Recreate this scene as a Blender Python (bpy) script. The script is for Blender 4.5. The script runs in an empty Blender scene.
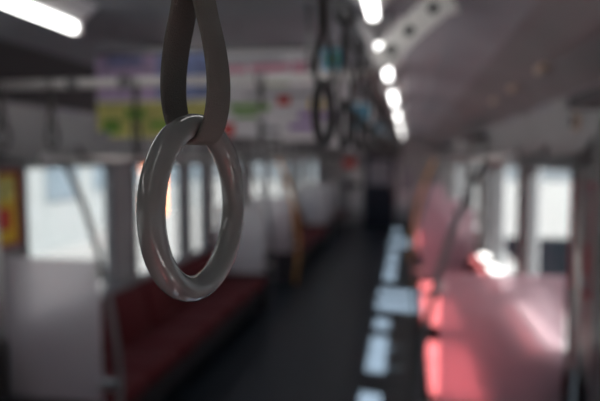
import bpy, bmesh, math, random
from mathutils import Vector, Matrix
random.seed(4)
PI = math.pi
scn = bpy.context.scene
COL = scn.collection
# ------------------------------------------------------------------ camera, world, sun, exposure
CAMZ = 1.70
cam_d = bpy.data.cameras.new('camera'); cam = bpy.data.objects.new('camera', cam_d); COL.objects.link(cam)
cam.location = (0, 0, CAMZ)
cam_d.lens = 35.0; cam_d.sensor_width = 36.0; cam_d.clip_start = 0.02; cam_d.clip_end = 300
FPX = 583.33
YAW = math.atan(108 / FPX); PITCH = -math.atan(42 * math.cos(YAW) / FPX)
cam.rotation_euler = (PI / 2 + PITCH, 0, YAW)
cam_d.dof.use_dof = True; cam_d.dof.focus_distance = 0.372; cam_d.dof.aperture_fstop = 3.6
cam_d.dof.aperture_blades = 0
scn.camera = cam

w = bpy.data.worlds.new('sky'); scn.world = w; w.use_nodes = True
nt = w.node_tree; nt.nodes.clear()
wo = nt.nodes.new('ShaderNodeOutputWorld'); wb = nt.nodes.new('ShaderNodeBackground')
tc = nt.nodes.new('ShaderNodeTexCoord'); sx = nt.nodes.new('ShaderNodeSeparateXYZ'); rp = nt.nodes.new('ShaderNodeValToRGB')
nt.links.new(tc.outputs['Generated'], sx.inputs[0]); nt.links.new(sx.outputs['Z'], rp.inputs[0])
rp.color_ramp.elements[0].color = (.62, .66, .70, 1); rp.color_ramp.elements[0].position = 0.0
rp.color_ramp.elements[1].color = (.45, .60, .85, 1); rp.color_ramp.elements[1].position = 0.8
nt.links.new(rp.outputs[0], wb.inputs['Color']); wb.inputs['Strength'].default_value = 0.80
nt.links.new(wb.outputs[0], wo.inputs[0])

sun_d = bpy.data.lights.new('sun', 'SUN'); sun = bpy.data.objects.new('sun', sun_d); COL.objects.link(sun)
sun_d.energy = 84.0; sun_d.angle = math.radians(0.6); sun_d.color = (1, .95, .88)
sdir = Vector((-1.0, 0.18, -1.42)).normalized()
sun.rotation_euler = sdir.to_track_quat('-Z', 'Y').to_euler(); sun.location = (6, -4, 9)

vs = scn.view_settings
vs.view_transform = 'Standard'; vs.look = 'None'; vs.exposure = 0.0; vs.gamma = 1.0; vs.use_curve_mapping = False

# ------------------------------------------------------------------ materials
def mat(name, col, rough=.6, metal=0., noise=0., nscale=8., bump=0., bscale=60., spec=.5, coat=0.):
    m = bpy.data.materials.new(name); m.use_nodes = True
    n = m.node_tree; b = n.nodes['Principled BSDF']
    b.inputs['Base Color'].default_value = (*col, 1); b.inputs['Roughness'].default_value = rough
    b.inputs['Metallic'].default_value = metal; b.inputs['Specular IOR Level'].default_value = spec
    b.inputs['Coat Weight'].default_value = coat
    if noise or bump:
        t = n.nodes.new('ShaderNodeTexCoord')
    if noise:
        x = n.nodes.new('ShaderNodeTexNoise'); x.inputs['Scale'].default_value = nscale; x.inputs['Detail'].default_value = 4
        r = n.nodes.new('ShaderNodeValToRGB')
        r.color_ramp.elements[0].position = .3; r.color_ramp.elements[1].position = .7
        r.color_ramp.elements[0].color = (*[c * (1 - noise) for c in col], 1)
        r.color_ramp.elements[1].color = (*[min(1, c * (1 + noise)) for c in col], 1)
        n.links.new(t.outputs['Object'], x.inputs['Vector']); n.links.new(x.outputs['Fac'], r.inputs[0]); n.links.new(r.outputs[0], b.inputs['Base Color'])
    if bump:
        x = n.nodes.new('ShaderNodeTexNoise'); x.inputs['Scale'].default_value = bscale
        u = n.nodes.new('ShaderNodeBump'); u.inputs['Strength'].default_value = bump; u.inputs['Distance'].default_value = .002
        n.links.new(t.outputs['Object'], x.inputs['Vector']); n.links.new(x.outputs['Fac'], u.inputs['Height']); n.links.new(u.outputs[0], b.inputs['Normal'])
    return m
def emit(name, col, s):
    m = bpy.data.materials.new(name); m.use_nodes = True
    n = m.node_tree; n.nodes.clear(); o = n.nodes.new('ShaderNodeOutputMaterial'); e = n.nodes.new('ShaderNodeEmission')
    e.inputs[0].default_value = (*col, 1); e.inputs[1].default_value = s; n.links.new(e.outputs[0], o.inputs[0]); return m
def sheet(name, tint, gloss=.08, haze=0., hcol=(.9, .9, .92), rough=.03, fwd=.45):
    """thin glazing: clear transmission, a little gloss, optional milky scatter"""
    m = bpy.data.materials.new(name); m.use_nodes = True
    n = m.node_tree; n.nodes.clear(); o = n.nodes.new('ShaderNodeOutputMaterial')
    t = n.nodes.new('ShaderNodeBsdfTransparent'); t.inputs[0].default_value = (*tint, 1)
    g = n.nodes.new('ShaderNodeBsdfGlossy'); g.inputs['Roughness'].default_value = rough
    mx = n.nodes.new('ShaderNodeMixShader'); mx.inputs[0].default_value = gloss
    n.links.new(t.outputs[0], mx.inputs[1]); n.links.new(g.outputs[0], mx.inputs[2])
    last = mx
    if haze:
        d = n.nodes.new('ShaderNodeBsdfDiffuse'); d.inputs[0].default_value = (*hcol, 1)
        tr = n.nodes.new('ShaderNodeBsdfTranslucent'); tr.inputs[0].default_value = (*hcol, 1)
        a0 = n.nodes.new('ShaderNodeMixShader'); a0.inputs[0].default_value = .5
        n.links.new(d.outputs[0], a0.inputs[1]); n.links.new(tr.outputs[0], a0.inputs[2])
        rf = n.nodes.new('ShaderNodeBsdfRefraction'); rf.inputs['Color'].default_value = (*hcol, 1); rf.inputs['Roughness'].default_value = .66; rf.inputs['IOR'].default_value = 1.35
        a = n.nodes.new('ShaderNodeMixShader'); a.inputs[0].default_value = fwd
        n.links.new(a0.outputs[0], a.inputs[1]); n.links.new(rf.outputs[0], a.inputs[2])
        b = n.nodes.new('ShaderNodeMixShader'); b.inputs[0].default_value = haze
        n.links.new(mx.outputs[0], b.inputs[1]); n.links.new(a.outputs[0], b.inputs[2]); last = b
    n.links.new(last.outputs[0], o.inputs[0]); return m

M = dict(
    ring=mat('ring_plastic', (.205, .215, .205), .14, noise=.05, nscale=30, coat=.3),
    belt=mat('belt_webbing', (.125, .12, .105), .75, bump=.6, bscale=900),
    belt_far=mat('strap_vinyl', (.05, .05, .048), .6, noise=.1),
    buckle=mat('buckle_plastic', (.05, .05, .05), .4, noise=.1),
    steel=mat('steel', (.78, .76, .73), .28, 1., noise=.06, nscale=20),
    pipe=mat('pipe_bright', (.95, .93, .90), .40, .1),
    steel_dull=mat('steel_dull', (.30, .30, .30), .38, .9, noise=.08, nscale=12),
    brass=mat('amber_pole', (.90, .45, .14), .4, 0., noise=.08),
    wall=mat('wall_panel', (.34, .335, .345), .5, noise=.06, nscale=3),
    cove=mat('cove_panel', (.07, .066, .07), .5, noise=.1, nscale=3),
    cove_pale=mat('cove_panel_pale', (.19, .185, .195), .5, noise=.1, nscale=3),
    wall_low=mat('wall_low', (.045, .04, .048), .6, noise=.08, nscale=4),
    ceil=mat('ceiling_panel', (.25, .26, .29), .55, noise=.10, nscale=2.5),
    floor=mat('floor_vinyl', (.023, .031, .042), .36, spec=.28, noise=.25, nscale=9, bump=.3, bscale=90),
    frame=mat('window_frame_alu', (.17, .17, .18), .4, .5, noise=.06),
    door=mat('door_steel', (.42, .42, .43), .38, .6, noise=.05, nscale=3),
    seat=mat('seat_moquette', (.105, .0045, .008), .85, noise=.18, nscale=60, bump=.5, bscale=400),
    seatbox=mat('seat_box', (.02, .018, .02), .6, noise=.1),
    dark=mat('dark_plastic', (.02, .02, .022), .5, noise=.1),
    navy=mat('navy_door', (.012, .018, .035), .45, noise=.1),
    offwhite=mat('offwhite_panel', (.72, .70, .70), .55, noise=.05, nscale=3),
    ledge=mat('ledge_vinyl', (.26, .25, .25), .5, noise=.05, nscale=6),
    beige=mat('beige_plastic', (.62, .48, .38), .4, noise=.06),
    bracket=mat('bracket_paint', (.80, .79, .76), .45, noise=.06),
    lampbody=mat('lamp_body', (.85, .85, .85), .3, .3, noise=.03),
    tube=emit('lamp_tube', (1, .985, .96), 7.0),
    glass=sheet('window_glass', (.93, .96, .97), .06),
    panel=sheet('screen_acrylic', (.90, .86, .88), .06, haze=.75, hcol=(.96, .93, .95), rough=.15),
    panel_backlit=sheet('screen_backlit', (.90, .90, .92), .04, haze=.93, hcol=(.98, .97, .98), rough=.2, fwd=.25),  # whiter, milkier copy: doorway backlight put into the screen colour
    panel_seat_glow=sheet('screen_seat_glow', (.93, .80, .84), .06, haze=.62, hcol=(.96, .80, .86), rough=.15, fwd=.5),  # rose tint puts the sunlit seats' red bounce into the screen colour
    red=mat('red_frame', (.42, .03, .05), .45, noise=.08),
    paper=mat('paper_white', (.90, .88, .90), .6, noise=.04),
    p_lilac=mat('ink_lilac', (.66, .50, .74), .6, noise=.3, nscale=14),
    p_blue=mat('ink_blue', (.26, .32, .58), .6, noise=.4, nscale=10),
    p_yellow=mat('ink_yellow', (.72, .68, .22), .6, noise=.4, nscale=22),
    p_green=mat('ink_green', (.20, .42, .06), .6, noise=.3, nscale=20),
    p_pink=mat('ink_pink', (.82, .36, .50), .6, noise=.1),
    p_red=mat('ink_red', (.70, .06, .05), .6, noise=.1),
    p_purple=mat('ink_purple', (.34, .14, .50), .6, noise=.1),
    p_cyan=mat('ink_cyan', (.10, .42, .62), .6, noise=.2),
    p_gold=mat('ink_gold', (.85, .60, .05), .6, noise=.1),
    p_grey=mat('ink_grey', (.30, .30, .34), .6, noise=.2, nscale=8),
    concrete=mat('concrete', (.024, .024, .025), .9, noise=.1, nscale=.6),
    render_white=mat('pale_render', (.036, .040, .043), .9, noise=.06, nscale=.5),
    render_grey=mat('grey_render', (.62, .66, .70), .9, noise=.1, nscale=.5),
    bluewin=mat('facade_glass', (.028, .036, .044), .2, noise=.1),
    orange=mat('orange_paint', (.85, .22, .05), .5, noise=.05),
)

# ------------------------------------------------------------------ helpers
def BM(): return bmesh.new()
def box(bm, x0, x1, y0, y1, z0, z1, bev=0., seg=2, mi=0):
    t = bmesh.new()
    v = [t.verts.new(p) for p in ((x0,y0,z0),(x1,y0,z0),(x1,y1,z0),(x0,y1,z0),(x0,y0,z1),(x1,y0,z1),(x1,y1,z1),(x0,y1,z1))]
    for f in ((3,2,1,0),(4,5,6,7),(0,1,5,4),(1,2,6,5),(2,3,7,6),(3,0,4,7)): t.faces.new([v[i] for i in f])
    if bev: bmesh.ops.bevel(t, geom=list(t.edges), offset=bev, segments=seg, profile=.5, affect='EDGES')
    for f in t.faces: f.material_index = mi
    merge(bm, t)
def merge(bm, t, mtx=None):
    mp = {}
    for v in t.verts: mp[v] = bm.verts.new(mtx @ v.co if mtx else v.co)
    for f in t.faces:
        try:
            g = bm.faces.new([mp[v] for v in f.verts]); g.material_index = f.material_index; g.smooth = f.smooth
        except ValueError: pass
    t.free()
def tube(bm, pts, r, n=12, caps=True, mi=0, closed=False):
    pts = [Vector(p) for p in pts]; rings = []; N = len(pts)
    prev = None
    for i, p in enumerate(pts):
        a = pts[i-1] if (i or closed) else pts[i]; b = pts[(i+1) % N] if (i < N-1 or closed) else pts[i]
        d = (b - a).normalized()
        if prev is None:
            u = d.orthogonal().normalized()
        else:
            u = (prev - d * prev.dot(d)).normalized()
        prev = u; v = d.cross(u); rr = r[i] if isinstance(r, (list, tuple)) else r
        rings.append([bm.verts.new(p + (u*math.cos(2*PI*k/n) + v*math.sin(2*PI*k/n))*rr) for k in range(n)])
    for i in range(N if closed else N-1):
        A = rings[i]; B = rings[(i+1) % N]
        for k in range(n):
            f = bm.faces.new((A[k], A[(k+1)%n], B[(k+1)%n], B[k])); f.smooth = True; f.material_index = mi
    if caps and not closed:
        for R in (rings[0][::-1], rings[-1]):
            f = bm.faces.new(R); f.material_index = mi
def extrude_profile(bm, prof, y0, y1, mi=0, smooth=False):
    """closed polygon in (x,z) pushed along y"""
    A = [bm.verts.new((x, y0, z)) for x, z in prof]; B = [bm.verts.new((x, y1, z)) for x, z in prof]
    n = len(prof)
    for k in range(n):
        f = bm.faces.new((A[k], A[(k+1)%n], B[(k+1)%n], B[k])); f.material_index = mi; f.smooth = smooth
    bm.faces.new(A[::-1]).material_index = mi; bm.faces.new(B).material_index = mi
def disc(bm, c, axis, r, t, n=28, mi=0, r2=None):
    c = Vector(c); ax = Vector(axis).normalized()
    tube(bm, [c - ax*t/2, c + ax*t/2], [r, r2 if r2 else r], n, mi=mi)
def obj(name, bm, m, parent=None, at=None):
    bmesh.ops.recalc_face_normals(bm, faces=bm.faces)
    me = bpy.data.meshes.new(name)
    if at is not None: bmesh.ops.translate(bm, verts=bm.verts, vec=-Vector(at))
    bm.to_mesh(me); bm.free()
    for q in (m if isinstance(m, (list, tuple)) else [m]): me.materials.append(M[q])
    o = bpy.data.objects.new(name, me); COL.objects.link(o)
    if at is not None: o.location = at
    if parent: o.parent = parent
    return o
def tag(o, label, cat, group=None):
    o['label'] = label; o['category'] = cat
    if group: o['group'] = group
    return o
def thing(name, label, cat, loc=(0,0,0), group=None, rz=0):
    o = bpy.data.objects.new(name, None); COL.objects.link(o); o.location = loc; o.rotation_euler = (0,0,rz)
    o.empty_display_size = .1
    return tag(o, label, cat, group)
def struct(name, bm, m, parent=None):
    o = obj(name, bm, m, parent)
    if parent is None: o['kind'] = 'structure'
    return o
def kids(o): return [c for c in COL.objects if c.parent == o]
def copy_tree(o, parent=None):
    c = o.copy(); COL.objects.link(c)
    if parent: c.parent = parent
    for ch in kids(o): copy_tree(ch, c)
    return c
def smooth_path(pts, n=6):
    """Catmull-Rom through points"""
    P = [Vector(p) for p in pts]; P = [2*P[0]-P[1]] + P + [2*P[-1]-P[-2]]; out = []
    for i in range(1, len(P)-2):
        for k in range(n):
            t = k/n; a,b,c,d = P[i-1],P[i],P[i+1],P[i+2]
            out.append(.5*((2*b)+(c-a)*t+(2*a-5*b+4*c-d)*t*t+(3*b-a-3*c+d)*t**3))
    out.append(P[-2]); return out

# ------------------------------------------------------------------ carriage shell
XR, XL = .79, -2.17; XC = (XR + XL) / 2
Y0, Y1 = -3.8, 14.8; CZ = 2.32
DOORS = [(-3.55, -2.25), (1.30, 2.60), (6.25, 7.55), (11.15, 12.45)]
WINS = [(-1.95, -.95), (-.8, .2), (.4, .9), (2.98, 4.02), (4.36, 5.40), (5.58, 6.02), (7.95, 8.9), (9.05, 10.0), (10.15, 10.85), (12.95, 14.2)]
WZ0, WZ1 = .70, 1.68

bm = BM(); box(bm, XL-.06, XR+.06, Y0, Y1, -.08, 0); struct('floor', bm, 'floor')
# ceiling: flat centre and coved sides, hollow section
bm = BM()
ins = [(XL-.04, 1.98), (XL+.02, 2.02), (XL+.14, 2.14), (XL+.36, 2.24), (XL+.62, CZ), (XR-.62, CZ), (XR-.36, 2.24), (XR-.14, 2.14), (XR-.02, 2.02), (XR+.04, 1.98)]
extrude_profile(bm, ins + [(XR+.08, 2.5), (XL-.08, 2.5)], Y0, Y1)
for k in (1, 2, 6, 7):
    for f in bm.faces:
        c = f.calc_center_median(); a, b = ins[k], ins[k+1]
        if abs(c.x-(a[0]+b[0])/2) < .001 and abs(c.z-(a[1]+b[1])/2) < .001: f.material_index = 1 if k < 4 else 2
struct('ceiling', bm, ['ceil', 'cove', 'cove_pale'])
def side_wall(name, x, s):
    bm = BM(); x0, x1 = (x, x+.06) if s > 0 else (x-.06, x)
    ops = [(a, b, WZ0, WZ1) for a, b in WINS] + [(a, b, 0.0, 1.90) for a, b in DOORS]
    ops.sort(); y = Y0
    for a, b, z0, z1 in ops:
        if a > y: box(bm, x0, x1, y, a, 0, 2.1)
        if z0 > 0: box(bm, x0, x1, a, b, 0, z0)
        box(bm, x0, x1, a, b, z1, 2.1); y = b
    box(bm, x0, x1, y, Y1, 0, 2.1)
    struct(name, bm, 'wall')
side_wall('wall_left', XL, -1); side_wall('wall_right', XR, 1)
# far end wall with a gangway opening
DX0, DX1 = XC-.40, XC+.36
bm = BM()
box(bm, XL-.06, DX0, Y1, Y1+.08, 0, 2.5); box(bm, DX1, XR+.06, Y1, Y1+.08, 0, 2.5); box(bm, DX0, DX1, Y1, Y1+.08, 1.86, 2.5)
struct('wall_far', bm, 'wall')
bm = BM(); box(bm, XL-.06, XR+.06, Y0-.08, Y0, 0, 2.5); struct('wall_near', bm, 'wall')
# wainscot strips
for nm, xx, s in (('trim_1', XL, 1), ('trim_2', XR, -1)):
    for a, b in ((-2.2, 1.25), (2.65, 6.2), (7.6, 11.1), (12.5, 14.75)):
        bm = BM(); x0, x1 = sorted((xx, xx + s*.012)); box(bm, x0, x1, a, b, .02, .69); o = struct(nm, bm, 'wall_low')
for nm, xx, s in (('baseboard_left', XL, 1), ('baseboard_right', XR, -1)):
    bm = BM(); x0, x1 = sorted((xx, xx + s*.02))
    last = Y0
    for a, b in DOORS + [(Y1, Y1)]:
        if a - last > .01: box(bm, x0, x1, last, a, 0, .02)
        last = b
    struct(nm, bm, 'steel_dull')

# windows
n = 0
def window(y0, y1, x, s):
    global n; n += 1
    fx0, fx1 = sorted((x - s*.018, x + s*.05)); bm = BM(); t = .035
    box(bm, fx0, fx1, y0, y0+t, WZ0, WZ1, .006); box(bm, fx0, fx1, y1-t, y1, WZ0, WZ1, .006)
    box(bm, fx0, fx1, y0+t, y1-t, WZ0, WZ0+t, .006); box(bm, fx0, fx1, y0+t, y1-t, WZ1-t, WZ1, .006)
    fr = struct('window_%d' % n, bm, 'frame')
    bm = BM(); gx0, gx1 = sorted((x + s*.020, x + s*.024)); box(bm, gx0, gx1, y0+t, y1-t, WZ0+t, WZ1-t)
    obj('pane', bm, 'glass', fr)
for a, b in WINS: window(a, b, XL, -1); window(a, b, XR, 1)
# sliding doors: two leaves with a window each
dn = 0
def door(y0, y1, x, s):
    global dn; dn += 1
    bm = BM(); fx0, fx1 = sorted((x - s*.03, x + s*.055))
    box(bm, fx0, fx1, y0, y0+.05, 0, 1.90, .006); box(bm, fx0, fx1, y1-.05, y1, 0, 1.90, .006); box(bm, fx0, fx1, y0+.05, y1-.05, 1.85, 1.90, .006)
    fr = struct('door_%d' % dn, bm, 'steel_dull')
    ym = (y0+y1)/2
    for a, b in ((y0+.05, ym-.004), (ym+.004, y1-.05)):
        bm = BM(); lx0, lx1 = sorted((x + s*.005, x + s*.038)); wa, wb2, z0, z1 = a+.09, b-.09, .88, 1.67
        box(bm, lx0, lx1, a, wa, .01, 1.85); box(bm, lx0, lx1, wb2, b, .01, 1.85)
        box(bm, lx0, lx1, wa, wb2, .01, z0); box(bm, lx0, lx1, wa, wb2, z1, 1.85)
        lf = obj('door_leaf', bm, 'door', fr)
        bm = BM(); gx0, gx1 = sorted((x + s*.018, x + s*.024)); box(bm, gx0, gx1, wa, wb2, z0, z1); obj('pane', bm, 'glass', lf)
        bm = BM(); hx = x - s*.002; box(bm, *sorted((hx, hx + s*.010)), (b-.035 if a < ym-.1 else a+.01), (b-.012 if a < ym-.1 else a+.033), .9, 1.15, .003); obj('finger_grip', bm, 'dark', lf)
for a, b in DOORS: door(a, b, XL, -1); door(a, b, XR, 1)
# gangway door at the far end
bm = BM()
box(bm, DX0, DX0+.10, Y1-.02, Y1+.04, 0, 1.86); box(bm, DX1-.10, DX1, Y1-.02, Y1+.04, 0, 1.86)
box(bm, DX0+.10, DX1-.10, Y1-.02, Y1+.04, 0, 1.05); box(bm, DX0+.10, DX1-.10, Y1-.02, Y1+.04, 1.66, 1.86)
dg = struct('door_9', bm, 'navy')
bm = BM(); box(bm, DX0+.10, DX1-.10, Y1+.005, Y1+.012, 1.05, 1.66); obj('pane', bm, 'p_grey', dg)
bm = BM(); tube(bm, [(DX1-.05, Y1-.03, .9), (DX1-.05, Y1-.06, .93), (DX1-.05, Y1-.06, 1.17), (DX1-.05, Y1-.03, 1.2)], .012, 8); obj('door_handle', bm, 'steel', dg)

# ------------------------------------------------------------------ benches
def seat_unit(y, wd, s):
    """cushion and back pad for one sitter, front of bench at local x=0, wall toward local +x (times s)"""
    bm = BM(); t = bmesh.new(); box(t, .0, .50, y+.006, y+wd-.006, .32, .435, .035, 4)
    for v in t.verts:
        dx = (v.co.x-.25)/.25; dy = (v.co.y-y-wd/2)/(wd/2)
        if v.co.z > .38: v.co.z -= .018*(1-min(1, dx*dx))*(1-min(1, dy*dy)) + .02*max(0, v.co.x)/.5
        v.co.x *= s
    merge(bm, t)
    for f in bm.faces: f.smooth = True
    b2 = BM(); t = bmesh.new(); box(t, .0, .12, y+.006, y+wd-.006, .40, .73, .035, 4)
    for v in t.verts:
        v.co.x = (v.co.x + .43 + (v.co.z-.42)*.22) * s
    merge(b2, t)
    for f in b2.faces: f.smooth = True
    return bm, b2
def bench(y0, y1, side, label):
    s = 1 if side == 'r' else -1
    xf = .12 if side == 'r' else 2*XC-.12
    L = y1-y0; nseat = round(L/.47); wd = L/nseat
    t = thing('long_bench', label, 'bench', (xf, y0, 0), 'long red benches along the carriage walls')
    bm = BM(); x0, x1 = sorted((.06*s, .655*s)); box(bm, x0, x1, .01, L-.01, .14, .32, .01); obj('seat_box', bm, 'seatbox', t)
    bm = BM(); x0, x1 = sorted(((.57)*s, .668*s)); box(bm, x0, x1, .02, L-.02, .735, .76, .008); obj('back_ledge', bm, 'ledge', t)
    for k in range(nseat):
        a, b = seat_unit(k*wd, wd, s); obj('seat_cushion', a, 'seat', t); obj('backrest', b, 'seat', t)
    return t
BEN = [(-2.15, .55), (2.72, 6.12), (7.66, 11.04), (12.56, 14.6)]
where = ['beside the camera', 'nearest in view', 'in the middle distance', 'at the far end']
for i, (a, b) in enumerate(BEN):
    bench(a, b, 'l', 'red moquette bench on the left wall, ' + where[i])
    bench(a, b, 'r', 'sunlit red moquette bench on the right wall, ' + where[i])

# bench-end screens: milky acrylic panel, wall post, bowed grab pole
def screen(y, side, label, polemat='steel_dull', sheetmat='panel'):
    s = 1 if side == 'r' else -1; xf = .12 if side == 'r' else 2*XC-.12
    t = thing('bench_end_screen', label, 'screen', (xf, y, 0), 'milky screens at the bench ends')
    X = lambda v: v*s
    bm = BM(); x0, x1 = sorted((X(.03), X(.565))); box(bm, x0, x1, -.006, .006, .45, 1.19, .003); obj('panel', bm, sheetmat, t)
    bm = BM(); x0, x1 = sorted((X(.02), X(.66))); box(bm, x0, x1, -.018, .018, .02, .44, .008); obj('lower_panel', bm, 'wall_low', t)
    bm = BM(); tube(bm, [(X(.615), 0, .02), (X(.615), 0, 1.66)], .016, 12); obj('wall_post', bm, 'steel', t)
    pts = smooth_path([(X(-.02),0,.02),(X(-.055),0,.35),(X(-.065),0,.6),(X(-.04),0,.85),(X(-.005),0,1.05),(X(.045),0,1.26),(X(.115),0,1.48),(X(.21),0,1.69)], 5)
    bm = BM(); tube(bm, pts, .0165 if polemat != 'brass' else .022, 12); obj('grab_pole', bm, polemat, t)
    for z, xe in ((.52, -.05), (1.10, .02)):
        bm = BM(); x0, x1 = sorted((X(xe), X(.06))); box(bm, x0, x1, -.014, .014, z, z+.05, .004); obj('clamp', bm, 'steel', t)
    return t
wl = {0: 'by the first doorway nearest the camera', }
scr = [(.58, 'beside the camera'), (2.69, 'nearest of those in view'), (6.15, 'far end of first bench'), (7.63, 'near end of middle bench'),
       (11.07, 'far end of middle bench'), (12.53, 'past the third doorway')]
for y, lab in scr:
    amber = y in (7.63,)
    screen(y, 'l', 'milky bench-end screen with bowed pole on the left, ' + lab, 'brass' if amber else 'steel_dull', 'panel_backlit' if y in (6.15, 11.07) else 'panel')
    screen(y, 'r', 'seat-glow tinted milky bench-end screen with bowed pole on the right, ' + lab, 'brass' if amber else 'steel_dull', 'panel_seat_glow')

# ------------------------------------------------------------------ luggage racks
def rack(y0, y1, side, label):
    s = 1 if side == 'r' else -1; xw = XR if side == 'r' else XL
    t = thing('luggage_rack', label, 'luggage rack', (xw, y0, 1.70), 'luggage racks over the benches'); L = y1-y0
    for k in range(6):
        bm = BM(); x = -s*(.07+.055*k); tube(bm, [(x, .0, .0), (x, L, .0)], .009 if k < 5 else .017, 10); obj('front_rail' if k == 5 else 'rack_bar', bm, 'steel' if k == 5 else 'steel_dull', t)
    for q in (-.012, L+.012):
        bm = BM(); disc(bm, (-s*.345, q, 0), (0,1,0), .030, .024, 20); obj('rail_glint_cap', bm, 'offwhite', t)  # pale caps added at the rail ends, standing in for glints
    for q in range(int(L/.8)+1):
        y = min(L-.02, .02 + q*(L-.04)/max(1, int(L/.8))); bm = BM()
        tb = bmesh.new(); prof = [(0, .10), (0, -.03), (-s*.08, -.035), (-s*.35, -.022), (-s*.36, .02), (-s*.2, .0), (-s*.05, .03)]
        extrude_profile(bm, prof, y-.012, y+.012); obj('rack_bracket', bm, 'steel_dull', t)
for i, (a, b) in enumerate(BEN):
    rack(a, b, 'l', 'steel luggage rack on the left wall above the red bench ' + where[i])
    rack(a, b, 'r', 'steel luggage rack on the right wall above the sunlit bench ' + where[i])

# ------------------------------------------------------------------ ceiling lamps
LAMPZ = 2.235
lamp_x = {'l': -1.345, 'r': -.135}
def lamp(x, y0, y1, label):
    t = thing('ceiling_lamp', label, 'ceiling lamp', (x, y0, LAMPZ), 'tube lamps in two rows along the ceiling'); L = y1-y0
    bm = BM(); extrude_profile(bm, [(-.02, .015), (.02, .015), (.10, .083), (-.10, .083)], 0, L); obj('reflector', bm, 'lampbody', t)
    bm = BM(); tube(bm, [(0, .02, -.004), (0, .03, -.004), (0, L-.03, -.004), (0, L-.02, -.004)], [.012, .019, .019, .012], 14); obj('tube', bm, 'tube', t)
    for q in (-.005, L-.02):
        bm = BM(); box(bm, -.024, .024, q, q+.025, -.026, .03, .004); obj('end_cap', bm, 'offwhite', t)
spans = [(-2.6, -1.4), (-1.0, .2), (.6, 2.23), (2.62, 3.9), (4.5, 5.7), (6.5, 7.7), (8.6, 9.8), (10.6, 11.8), (12.6, 13.8)]
ordw = ['behind the camera', 'above the camera', 'nearest in view', 'second along the row', 'third along the row', 'fourth along the row', 'fifth along the row', 'sixth along the row', 'last before the end wall']
for (a, b), o_ in zip(spans, ordw):
    if a > -2:
        lamp(lamp_x['l'], 3.1 if a == 2.62 else a, b, 'glowing white tube lamp in the left ceiling row, ' + o_)
        lamp(lamp_x['r'], a, b, 'glowing white tube lamp in the right ceiling row, ' + o_)

# ------------------------------------------------------------------ strap rails and brackets
RX, RZ = {'r': -.155, 'l': 2*XC+.155}, 2.05
def rail(x, y0, y1, label):
    t = thing('strap_rail', label, 'rail', (x, y0, RZ)); L = y1-y0
    bm = BM(); tube(bm, [(0, 0, 0), (0, L, 0)], .0155, 14); obj('pipe', bm, 'steel_dull', t)
    k = .28 if x < -1 else .06
    while k < L:
        if True:
            bm = BM(); tube(bm, [(0, k, .012), (0, k, CZ-RZ)], .010, 8); disc(bm, (0, k, CZ-RZ-.006), (0,0,1), .028, .012); obj('hanger_rod', bm, 'steel_dull', t)
        k += 1.8
    return t
rail(RX['r'], -.6, 14.2, 'long steel pipe over the right bench edge from which the nearest strap hangs')
rail(RX['l'], 2.95, 14.2, 'long steel pipe over the left bench edge carrying hanging straps')
# cross rail in front of the posters
XRAIL_Y, XRAIL_Z = 2.36, 2.03
t = thing('cross_rail', 'bright steel pipe crossing the carriage in front of the hanging posters', 'rail', (-2.0, XRAIL_Y, XRAIL_Z))
bm = BM(); tube(bm, [(0, 0, 0), (1.828, 0, 0)], .021, 14); obj('pipe', bm, 'pipe', t)
for k in (.56, .80):
    bm = BM(); tube(bm, [(k-.025, 0, 0), (k+.025, 0, 0)], .027, 14); obj('collar', bm, 'steel_dull', t)
for k in (.04, 1.60):
    bm = BM(); tube(bm, [(k, 0, .015), (k, 0, .18 if k < 1 else CZ-XRAIL_Z)], .010, 8); obj('hanger_rod', bm, 'steel_dull', t)

# perforated curved bracket joining ceiling to right rail
def holed_bracket(y, flip, label):
    """ribbon with round holes following an arc in the xz plane"""
    arc = smooth_path([(.16, 0, CZ-.02), (.115, 0, CZ-.035), (.05, 0, CZ-.09), (-.02, 0, CZ-.155), (-.075, 0, CZ-.215), (-.125, 0, CZ-.26)], 8)
    t = thing('rail_bracket', label, 'bracket', (flip*0 + 0, y, 0))
    bm = BM(); wdt = .056; th = .012
    vts = []
    for i, p in enumerate(arc):
        a = arc[max(0, i-1)]; b = arc[min(len(arc)-1, i+1)]; d = (b-a).normalized(); nrm = Vector((d.z, 0, -d.x))
        ww = wdt*(1 - .35*i/len(arc)); vts.append((p + nrm*ww, p - nrm*ww))
    for yy, flipf in ((-th, 0), (th, 1)):
        pass
    F = [[bm.verts.new((a.x, yy, min(a.z, CZ-.001))) for yy in (-th, th)] + [bm.verts.new((b.x, yy, min(b.z, CZ-.001))) for yy in (-th, th)] for a, b in vts]
    for i in range(len(F)-1):
        A, B = F[i], F[i+1]
        for q in ((0, 1), (1, 3), (3, 2), (2, 0)): bm.faces.new((A[q[0]], A[q[1]], B[q[1]], B[q[0]]))
    bm.faces.new((F[0][0], F[0][1], F[0][3], F[0][2])); bm.faces.new((F[-1][0], F[-1][1], F[-1][3], F[-1][2]))
    obj('plate', bm, 'bracket', t)
    for q in (12, 22, 31):
        bm = BM(); p = arc[q]; disc(bm, (p.x, -th-.001, p.z), (0,1,0), .021, .006, 20); obj('hole_plug', bm, 'dark', t)
    bm = BM(); tube(bm, [(-.155, -.03, RZ), (-.155, .03, RZ)], .026, 16); tube(bm, [(-.118, 0, RZ+.02), (-.15, 0, RZ+.008)], .014, 10); obj('collar', bm, 'bracket', t)
holed_bracket(2.28, 1, 'pale curved bracket with dark round holes joining the right rail to the ceiling')

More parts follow.
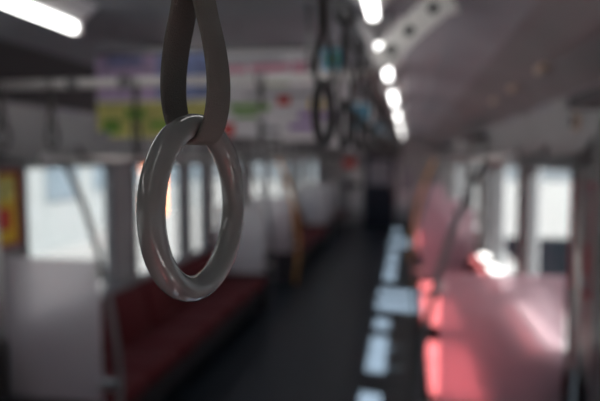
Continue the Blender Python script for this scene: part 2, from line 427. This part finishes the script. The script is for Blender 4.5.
# ------------------------------------------------------------------ hanging straps
def ring_mesh(bm, c, u, R, r, flat=1.0, ns=96, nt_=20):
    """torus whose plane holds u (horizontal) and z; soft ridge on the faces"""
    c = Vector(c); u = Vector(u).normalized(); z = Vector((0,0,1)); w_ = u.cross(z)
    rows = []
    for i in range(ns):
        a = 2*PI*i/ns; rad = u*math.cos(a) + z*math.sin(a); row = []
        for k in range(nt_):
            b = 2*PI*k/nt_; cr = math.cos(b); sr = math.sin(b)
            e = .82; q = lambda v: math.copysign(abs(v)**e, v)
            rr = r*(1 + .035*math.cos(4*b))
            row.append(bm.verts.new(c + rad*(R + q(cr)*rr) + w_*(q(sr)*rr*flat)))
        rows.append(row)
    for i in range(ns):
        A, B = rows[i], rows[(i+1)%ns]
        for k in range(nt_):
            f = bm.faces.new((A[k], A[(k+1)%nt_], B[(k+1)%nt_], B[k])); f.smooth = True
def belt_mesh(bm, top, u, prof, width, th):
    """closed loop ribbon: prof = [(half gap, height above tube centre)] from bottom up, mirrored"""
    u = Vector(u).normalized(); z = Vector((0,0,1)); w_ = u.cross(z)
    pl = [(-a, h) for a, h in reversed(prof[1:])] + [(a, h) for a, h in prof]
    P = smooth_path([(a, 0, h) for a, h in pl], 8); rows = []
    for i, p in enumerate(P):
        a = P[max(0,i-1)]; b = P[min(len(P)-1,i+1)]; d = (b-a).normalized(); nn = Vector((d.z, 0, -d.x))
        row = []
        for su, sn in ((-1,-1),(-.94,-.55),( .94,-.55),(1,-1)): pass
        for su, sn in ((-1,.5),(-.93,1),(.93,1),(1,.5),(1,-.5),(.93,-1),(-.93,-1),(-1,-.5)):
            q = p + nn*(sn*th/2); row.append(bm.verts.new(Vector(top) + w_*q.x + z*q.z + u*(su*width/2)))
        rows.append(row)
    m_ = len(rows[0])
    for i in range(len(rows)-1):
        A, B = rows[i], rows[i+1]
        for k in range(m_):
            f = bm.faces.new((A[k], A[(k+1)%m_], B[(k+1)%m_], B[k])); f.smooth = True
    bm.faces.new(rows[0]); bm.faces.new(rows[-1][::-1])

def strap(x, y, ringz, railz, ang, label, group=None, near=False, R=.0545, r=.0083):
    """ringz = ring centre height; ang = heading of the ring plane"""
    u = Vector((math.cos(ang), math.sin(ang), 0))
    t = thing('hanging_strap', label, 'strap', (x, y, railz), group)
    cz = ringz-railz; topz = cz + R
    bm = BM(); ring_mesh(bm, (0,0,cz), u, R, r, 1.0, 128 if near else 40, 24 if near else 10)
    obj('ring', bm, 'ring' if near else 'buckle', t)
    H = -topz
    prof = [(0, -r-.0025), (.008, -r+.0005), (.0136, .002), (.0168, .018), (.0166, .036), (.0135, .056), (.0085, .076), (.0046, .098), (.0026, .128), (.0024, H-.035)]
    if H < .2: prof = [(0, -r-.0025), (.008, -r+.0005), (.0125, .003), (.013, .022), (.009, .045), (.0035, .07), (.0024, H-.03)]
    bm = BM(); belt_mesh(bm, (0,0,topz), u, prof, .030, .0030); obj('belt', bm, 'belt' if near else 'belt_far', t)
    bm = BM(); box(bm, -.019, .019, -.007, .007, -H*0-.115, -.045, .003); m3 = Matrix.Rotation(ang, 4, 'Z'); bmesh.ops.transform(bm, matrix=m3, verts=bm.verts); 
    obj('buckle', bm, 'buckle', t)
    bm = BM(); pts = [(0, math.cos(a)*.0212, math.sin(a)*.0212) for a in [2*PI*k/16 for k in range(16)]]
    tb = bmesh.new()
    rail_x = near is not None
    for a0 in (-.012, .012): tube(tb, [(p[0]+a0, p[1], p[2]) for p in pts], .0045, 8, closed=True)
    box(tb, -.014, .014, -.005, .005, -.055, -.020, .002)
    m3 = Matrix.Rotation(PI/2, 4, 'Z') if group != 'straps on the cross rail' else Matrix.Identity(4)
    merge(bm, tb, m3); obj('rail_loop', bm, 'buckle', t)
    return t
# nearest strap, in focus
NEAR = Vector((-.1398, .3740, 1.6672)); NANG = math.radians(-99.2)
strap(NEAR.x, NEAR.y, NEAR.z, RZ, NANG, 'grey hanging strap with glossy round ring, sharp in the foreground', near=True)
# right and left rows
ORD = ['first', 'second', 'third', 'fourth', 'fifth', 'sixth', 'seventh', 'eighth', 'ninth', 'tenth', 'eleventh', 'twelfth', 'thirteenth', 'fourteenth']
def strap_row(side, sw, y0, ang):
    src = None; yy = y0; cnt = {}
    while yy < 13.6:
        if not (2.2 < yy < 2.45 or 6.2 < yy < 7.5 or 11.1 < yy < 12.4):
            if src is None: o = src = strap(RX[side], yy, 1.785, RZ, ang, 'dark hanging strap', 'straps in the %s row' % sw)
            else: o = copy_tree(src); o.location = (RX[side], yy, RZ)
            zone = 'in the near doorway' if yy < 2.6 else 'over the first bench' if yy < 6.2 else 'over the middle bench' if yy < 11.1 else 'over the end bench'
            cnt[zone] = cnt.get(zone, 0) + 1
            o['label'] = 'dark hanging strap on the %s rail, %s of those %s' % (sw, ORD[cnt[zone]-1], zone)
        yy += .36
strap_row('r', 'right', 1.08, math.radians(-97))
strap_row('l', 'left', 3.05, math.radians(-90))
src = None
for x, lab in ((-1.80, 'leftmost strap on the cross rail, at the dark left edge'), (-1.555, 'second strap from the left on the cross rail, left of the posters'), (-1.155, 'strap on the cross rail in front of the yellow and blue poster'), (-.60, 'strap on the cross rail in front of the white poster')):
    if src is None: o = src = strap(x, XRAIL_Y, 1.80, XRAIL_Z, math.radians(100), lab, 'straps on the cross rail')
    else: o = copy_tree(src); o.location = (x, XRAIL_Y, XRAIL_Z)
    o['label'] = 'dark ' + lab

# ------------------------------------------------------------------ hanging posters
def sheet_rects(bm, W, H, rects, y):
    for i, (x0, z0, x1, z1, mi) in enumerate(rects): box(bm, x0*W+.0002*i, x1*W-.0002*i, y-.0006-.0003*i, y, z0*H, z1*H, mi=mi)
def poster(name, label, loc, W, H, rects, mats, hang=True, rz=0, frame=None, th=.002):
    t = thing(name, label, 'poster', loc, None, rz)
    bm = BM(); box(bm, 0, W, 0, th, 0, H); sheet_rects(bm, W, H, rects, 0); obj('printed_sheet', bm, mats, t)
    if hang:
        bm = BM(); box(bm, -.01, W+.01, -.006, .008, H-.008, H+.012, .003); obj('hanging_bar', bm, 'steel_dull', t)
        for q in (.15, .85):
            bm = BM(); tube(bm, [(W*q, .001, H+.01), (W*q, .001, CZ-loc[2])], .003, 6); obj('hanger_wire', bm, 'steel_dull', t)
    if frame:
        bm = BM(); f = .02
        box(bm, -f, 0, -.012, .006, -f, H+f, .003); box(bm, W, W+f, -.012, .006, -f, H+f, .003)
        box(bm, 0, W, -.012, .006, -f, 0, .003); box(bm, 0, W, -.012, .006, H, H+f, .003); obj('poster_frame', bm, frame, t)
    return t
PY = 2.56
poster('hanging_poster', 'hanging poster with blue and lilac sky over a yellow and green field', (-1.45, PY, 1.80), .585, .39,
       [(0, .46, .52, 1, 1), (.521, .46, 1, 1, 2), (.1, .86, .4, .96, 2), (0, 0, 1, .42, 3), (.05, .05, .2, .22, 4), (.45, .1, .7, .2, 4), (.25, .22, .42, .34, 4), (.5, .24, .95, .32, 3), (.0, .0, .12, .08, 5)],
       ['paper', 'p_lilac', 'p_blue', 'p_yellow', 'p_green', 'p_grey'])
poster('hanging_poster', 'hanging white poster with pink band, green marks and coloured blobs', (-.845, PY, 1.80), .585, .39,
       [(.05, .74, .22, .82, 1), (.25, .74, .55, .83, 1), (.57, .72, .72, .84, 1), (.04, .86, .5, .9, 6), (.80, .74, .97, .97, 4), (.84, .8, .92, .92, 2), (.05, .60, .3, .66, 2), (.36, .58, .56, .68, 2), (.6, .6, .95, .64, 6),
        (.08, .30, .40, .38, 2), (.12, .22, .30, .27, 2), (.02, .02, .12, .16, 3), (.46, .36, .56, .46, 3), (.62, .2, .92, .27, 5), (.55, .08, .8, .14, 5), (.70, .3, .82, .42, 7), (.3, .06, .48, .11, 6), (.2, .46, .9, .49, 6)],
       ['paper', 'p_pink', 'p_green', 'p_red', 'p_cyan', 'p_purple', 'p_grey', 'p_gold'])
# further pairs down the aisle, seen small
for y in (5.0, 7.4, 9.8):
    poster('hanging_poster', 'pale hanging poster over the aisle, %s' % {5.0: 'behind the two large nearest posters', 7.4: 'over the middle doorway', 9.8: 'farthest down the aisle'}[y], (XC-.40, y, 1.86), .8, .34,
           [(.05, .6, .6, .7, 1), (.65, .3, .95, .9, 2), (.05, .2, .5, .4, 3)], ['paper', 'p_pink', 'p_cyan', 'p_grey'])
# wall posters
def wall_poster(label, side, y0, wdt, z0, h, rects, mats, frame, name='wall_poster'):
    if side == 'l': return poster(name, label, (XL+.014, y0+wdt, z0), wdt, h, rects, mats, False, -PI/2 + PI, frame) if False else poster(name, label, (XL+.014, y0, z0), wdt, h, rects, mats, False, PI/2, frame)
    return poster(name, label, (XR-.014, y0+wdt, z0), wdt, h, rects, mats, False, -PI/2, frame)
wall_poster('yellow framed notice on the left wall beside the window', 'l', 2.64, .28, 1.24, .38, [(.05, .62, .95, .95, 1), (.3, .2, .8, .5, 2)], ['p_gold', 'p_yellow', 'p_red'], 'red')
wall_poster('red framed grey notice on the right wall above the nearest screen', 'r', 2.64, .30, 1.12, .46, [(.1, .1, .9, .9, 1), (.3, .15, .75, .45, 2)], ['p_grey', 'wall', 'red'], 'red')
for side, sw in (('l', 'left'), ('r', 'right')):
    for y, lb in ((3.2, 'first'), (4.3, 'second'), (5.4, 'third')):
        wall_poster('dim grey %s advert panel above the %s luggage rack' % (lb, sw), side, y, .7, 1.965, .09, [(.05, .1, .6, .8, 1)], ['wall', 'p_grey'], None, 'advert_panel')

# peach covers coloured to stand in for orange glints along the right cove, speaker, ceiling detector
for y, q in ((2.95, 'nearest'), (3.75, 'middle'), (4.55, 'farthest')):
    bm = BM(); box(bm, -.03, .03, 0, .16, -.018, .018, .012, 3)
    bmesh.ops.transform(bm, matrix=Matrix.Rotation(math.radians(-40), 4, 'Y'), verts=bm.verts)
    o = obj('cove_glint_cover', bm, 'beige'); o.location = (XR-.155, y, 2.145)
    tag(o, 'small peach cover coloured as an orange glint on the right ceiling cove, %s of three' % q, 'cover', 'peach covers on the right cove')
t = thing('wall_speaker', 'round dark speaker with pale rim high on the right wall', 'speaker', (XR, 2.98, 1.88))
bm = BM(); disc(bm, (-.012, 0, 0), (1,0,0), .045, .024, 28); obj('rim', bm, 'beige', t)
bm = BM(); disc(bm, (-.026, 0, 0), (1,0,0), .032, .008, 28); obj('grille', bm, 'dark', t)
t = thing('ceiling_detector', 'small dark round detector on the ceiling at upper right', 'detector', (.55, 2.05, 2.225))
bm = BM(); disc(bm, (0, 0, 0), (-.45,0,1), .028, .03, 24); obj('dome', bm, 'dark', t)
bm = BM(); disc(bm, (0.008, 0, .02), (-.45,0,1), .04, .02, 24); obj('base', bm, 'wall_low', t)
# ceiling air grilles
for i, (y, q) in enumerate(((3.2, 'nearest'), (5.6, 'second'), (8.0, 'third'), (10.4, 'fourth'))):
    t = thing('air_grille', 'long slotted air grille in the ceiling centre, %s in view' % q, 'air grille', (XC-.14, y, CZ))
    bm = BM(); box(bm, 0, .28, 0, 1.8, -.02, 0, .006); obj('grille_frame', bm, 'wall', t)
    bm = BM()
    for k in range(6): box(bm, .03+.04*k, .045+.04*k, .04, 1.76, -.023, -.018)
    obj('slots', bm, 'dark', t)
# door-head covers
for side, sw, xx, s in (('l', 'left', XL, 1), ('r', 'right', XR, -1)):
    for (a, b), q in zip(DOORS[1:], ('first', 'second', 'third')):
        bm = BM(); x0, x1 = sorted((xx, xx+s*.14)); box(bm, x0, x1, a-.02, b+.02, 1.905, 1.96, .01)
        tag(obj('door_header', bm, 'wall_low'), 'grey box cover over the %s doorway on the %s' % (q, sw), 'door header')

# ------------------------------------------------------------------ far end wall fittings
def flat(name, label, cat, x0, x1, z0, z1, m, y=Y1):
    bm = BM(); box(bm, x0, x1, y-.02, y, z0, z1, .005); return tag(obj(name, bm, m), label, cat)
flat('end_panel', 'white panel on the end wall left of the dark door', 'panel', XL+.75, DX0-.06, .40, 1.45, 'offwhite')
flat('end_panel', 'white panel on the end wall right of the dark door', 'panel', DX1+.06, XR-.75, .40, 1.45, 'offwhite')
flat('red_notice', 'small red notice high on the end wall left of the dark door', 'notice', -1.62, -1.30, 1.50, 1.70, 'p_red')
flat('equipment_box', 'black equipment box on the end wall left of the dark door', 'equipment box', -1.62, -1.22, .95, 1.12, 'dark', Y1-.02)
flat('equipment_box', 'grey blue equipment box on the end wall right of the dark door', 'equipment box', -.20, .10, .9, 1.5, 'p_grey', Y1-.02)

# ------------------------------------------------------------------ outside
bm = BM(); box(bm, -60, 60, -30, 80, -1.3, -1.2); o = obj('ground', bm, 'concrete'); o['kind'] = 'structure'
def building(label, x0, x1, y0, y1, z1, m, sgn, nwy, nwz):
    t = thing('building', label, 'building', ((x0+x1)/2, (y0+y1)/2, -1.2))
    cx, cy = (x0+x1)/2, (y0+y1)/2
    bm = BM(); box(bm, x0-cx, x1-cx, y0-cy, y1-cy, 0, z1+1.2); obj('wall', bm, m, t)
    fx = (x1-cx) if sgn > 0 else (x0-cx)
    for i in range(nwy):
        for k in range(nwz):
            ya = y0-cy + (i+.25)*(y1-y0)/nwy; yb = ya + .5*(y1-y0)/nwy; za = 1.6 + k*2.6
            if za+1.3 > z1+1.2: continue
            bm = BM(); xa, xb = sorted((fx, fx+.04*sgn)); box(bm, xa, xb, ya, yb, za, za+1.3); obj('window', bm, 'bluewin', t)
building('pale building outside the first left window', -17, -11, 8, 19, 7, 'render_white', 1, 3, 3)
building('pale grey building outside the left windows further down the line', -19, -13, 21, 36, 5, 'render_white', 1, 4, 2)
building('unseen low grey building on the right, set close to cut sky light', 7, 12, -20, 22, 4.5, 'render_grey', -1, 9, 2)  # out of view; shaped to block sky light reaching the left bench
t = thing('platform_sign', 'orange and white sign post outside the left window', 'sign', (-4.55, 9.9, -1.2))
bm = BM(); tube(bm, [(0,0,0), (0,0,3.1)], .05, 10); obj('post', bm, 'steel_dull', t)
bm = BM(); box(bm, -.22, .22, -.04, .04, 1.9, 3.1, .02); obj('sign_board', bm, 'orange', t)
bm = BM(); box(bm, -.19, .19, -.05, -.038, 2.3, 2.7, .004); obj('white_band', bm, 'offwhite', t)
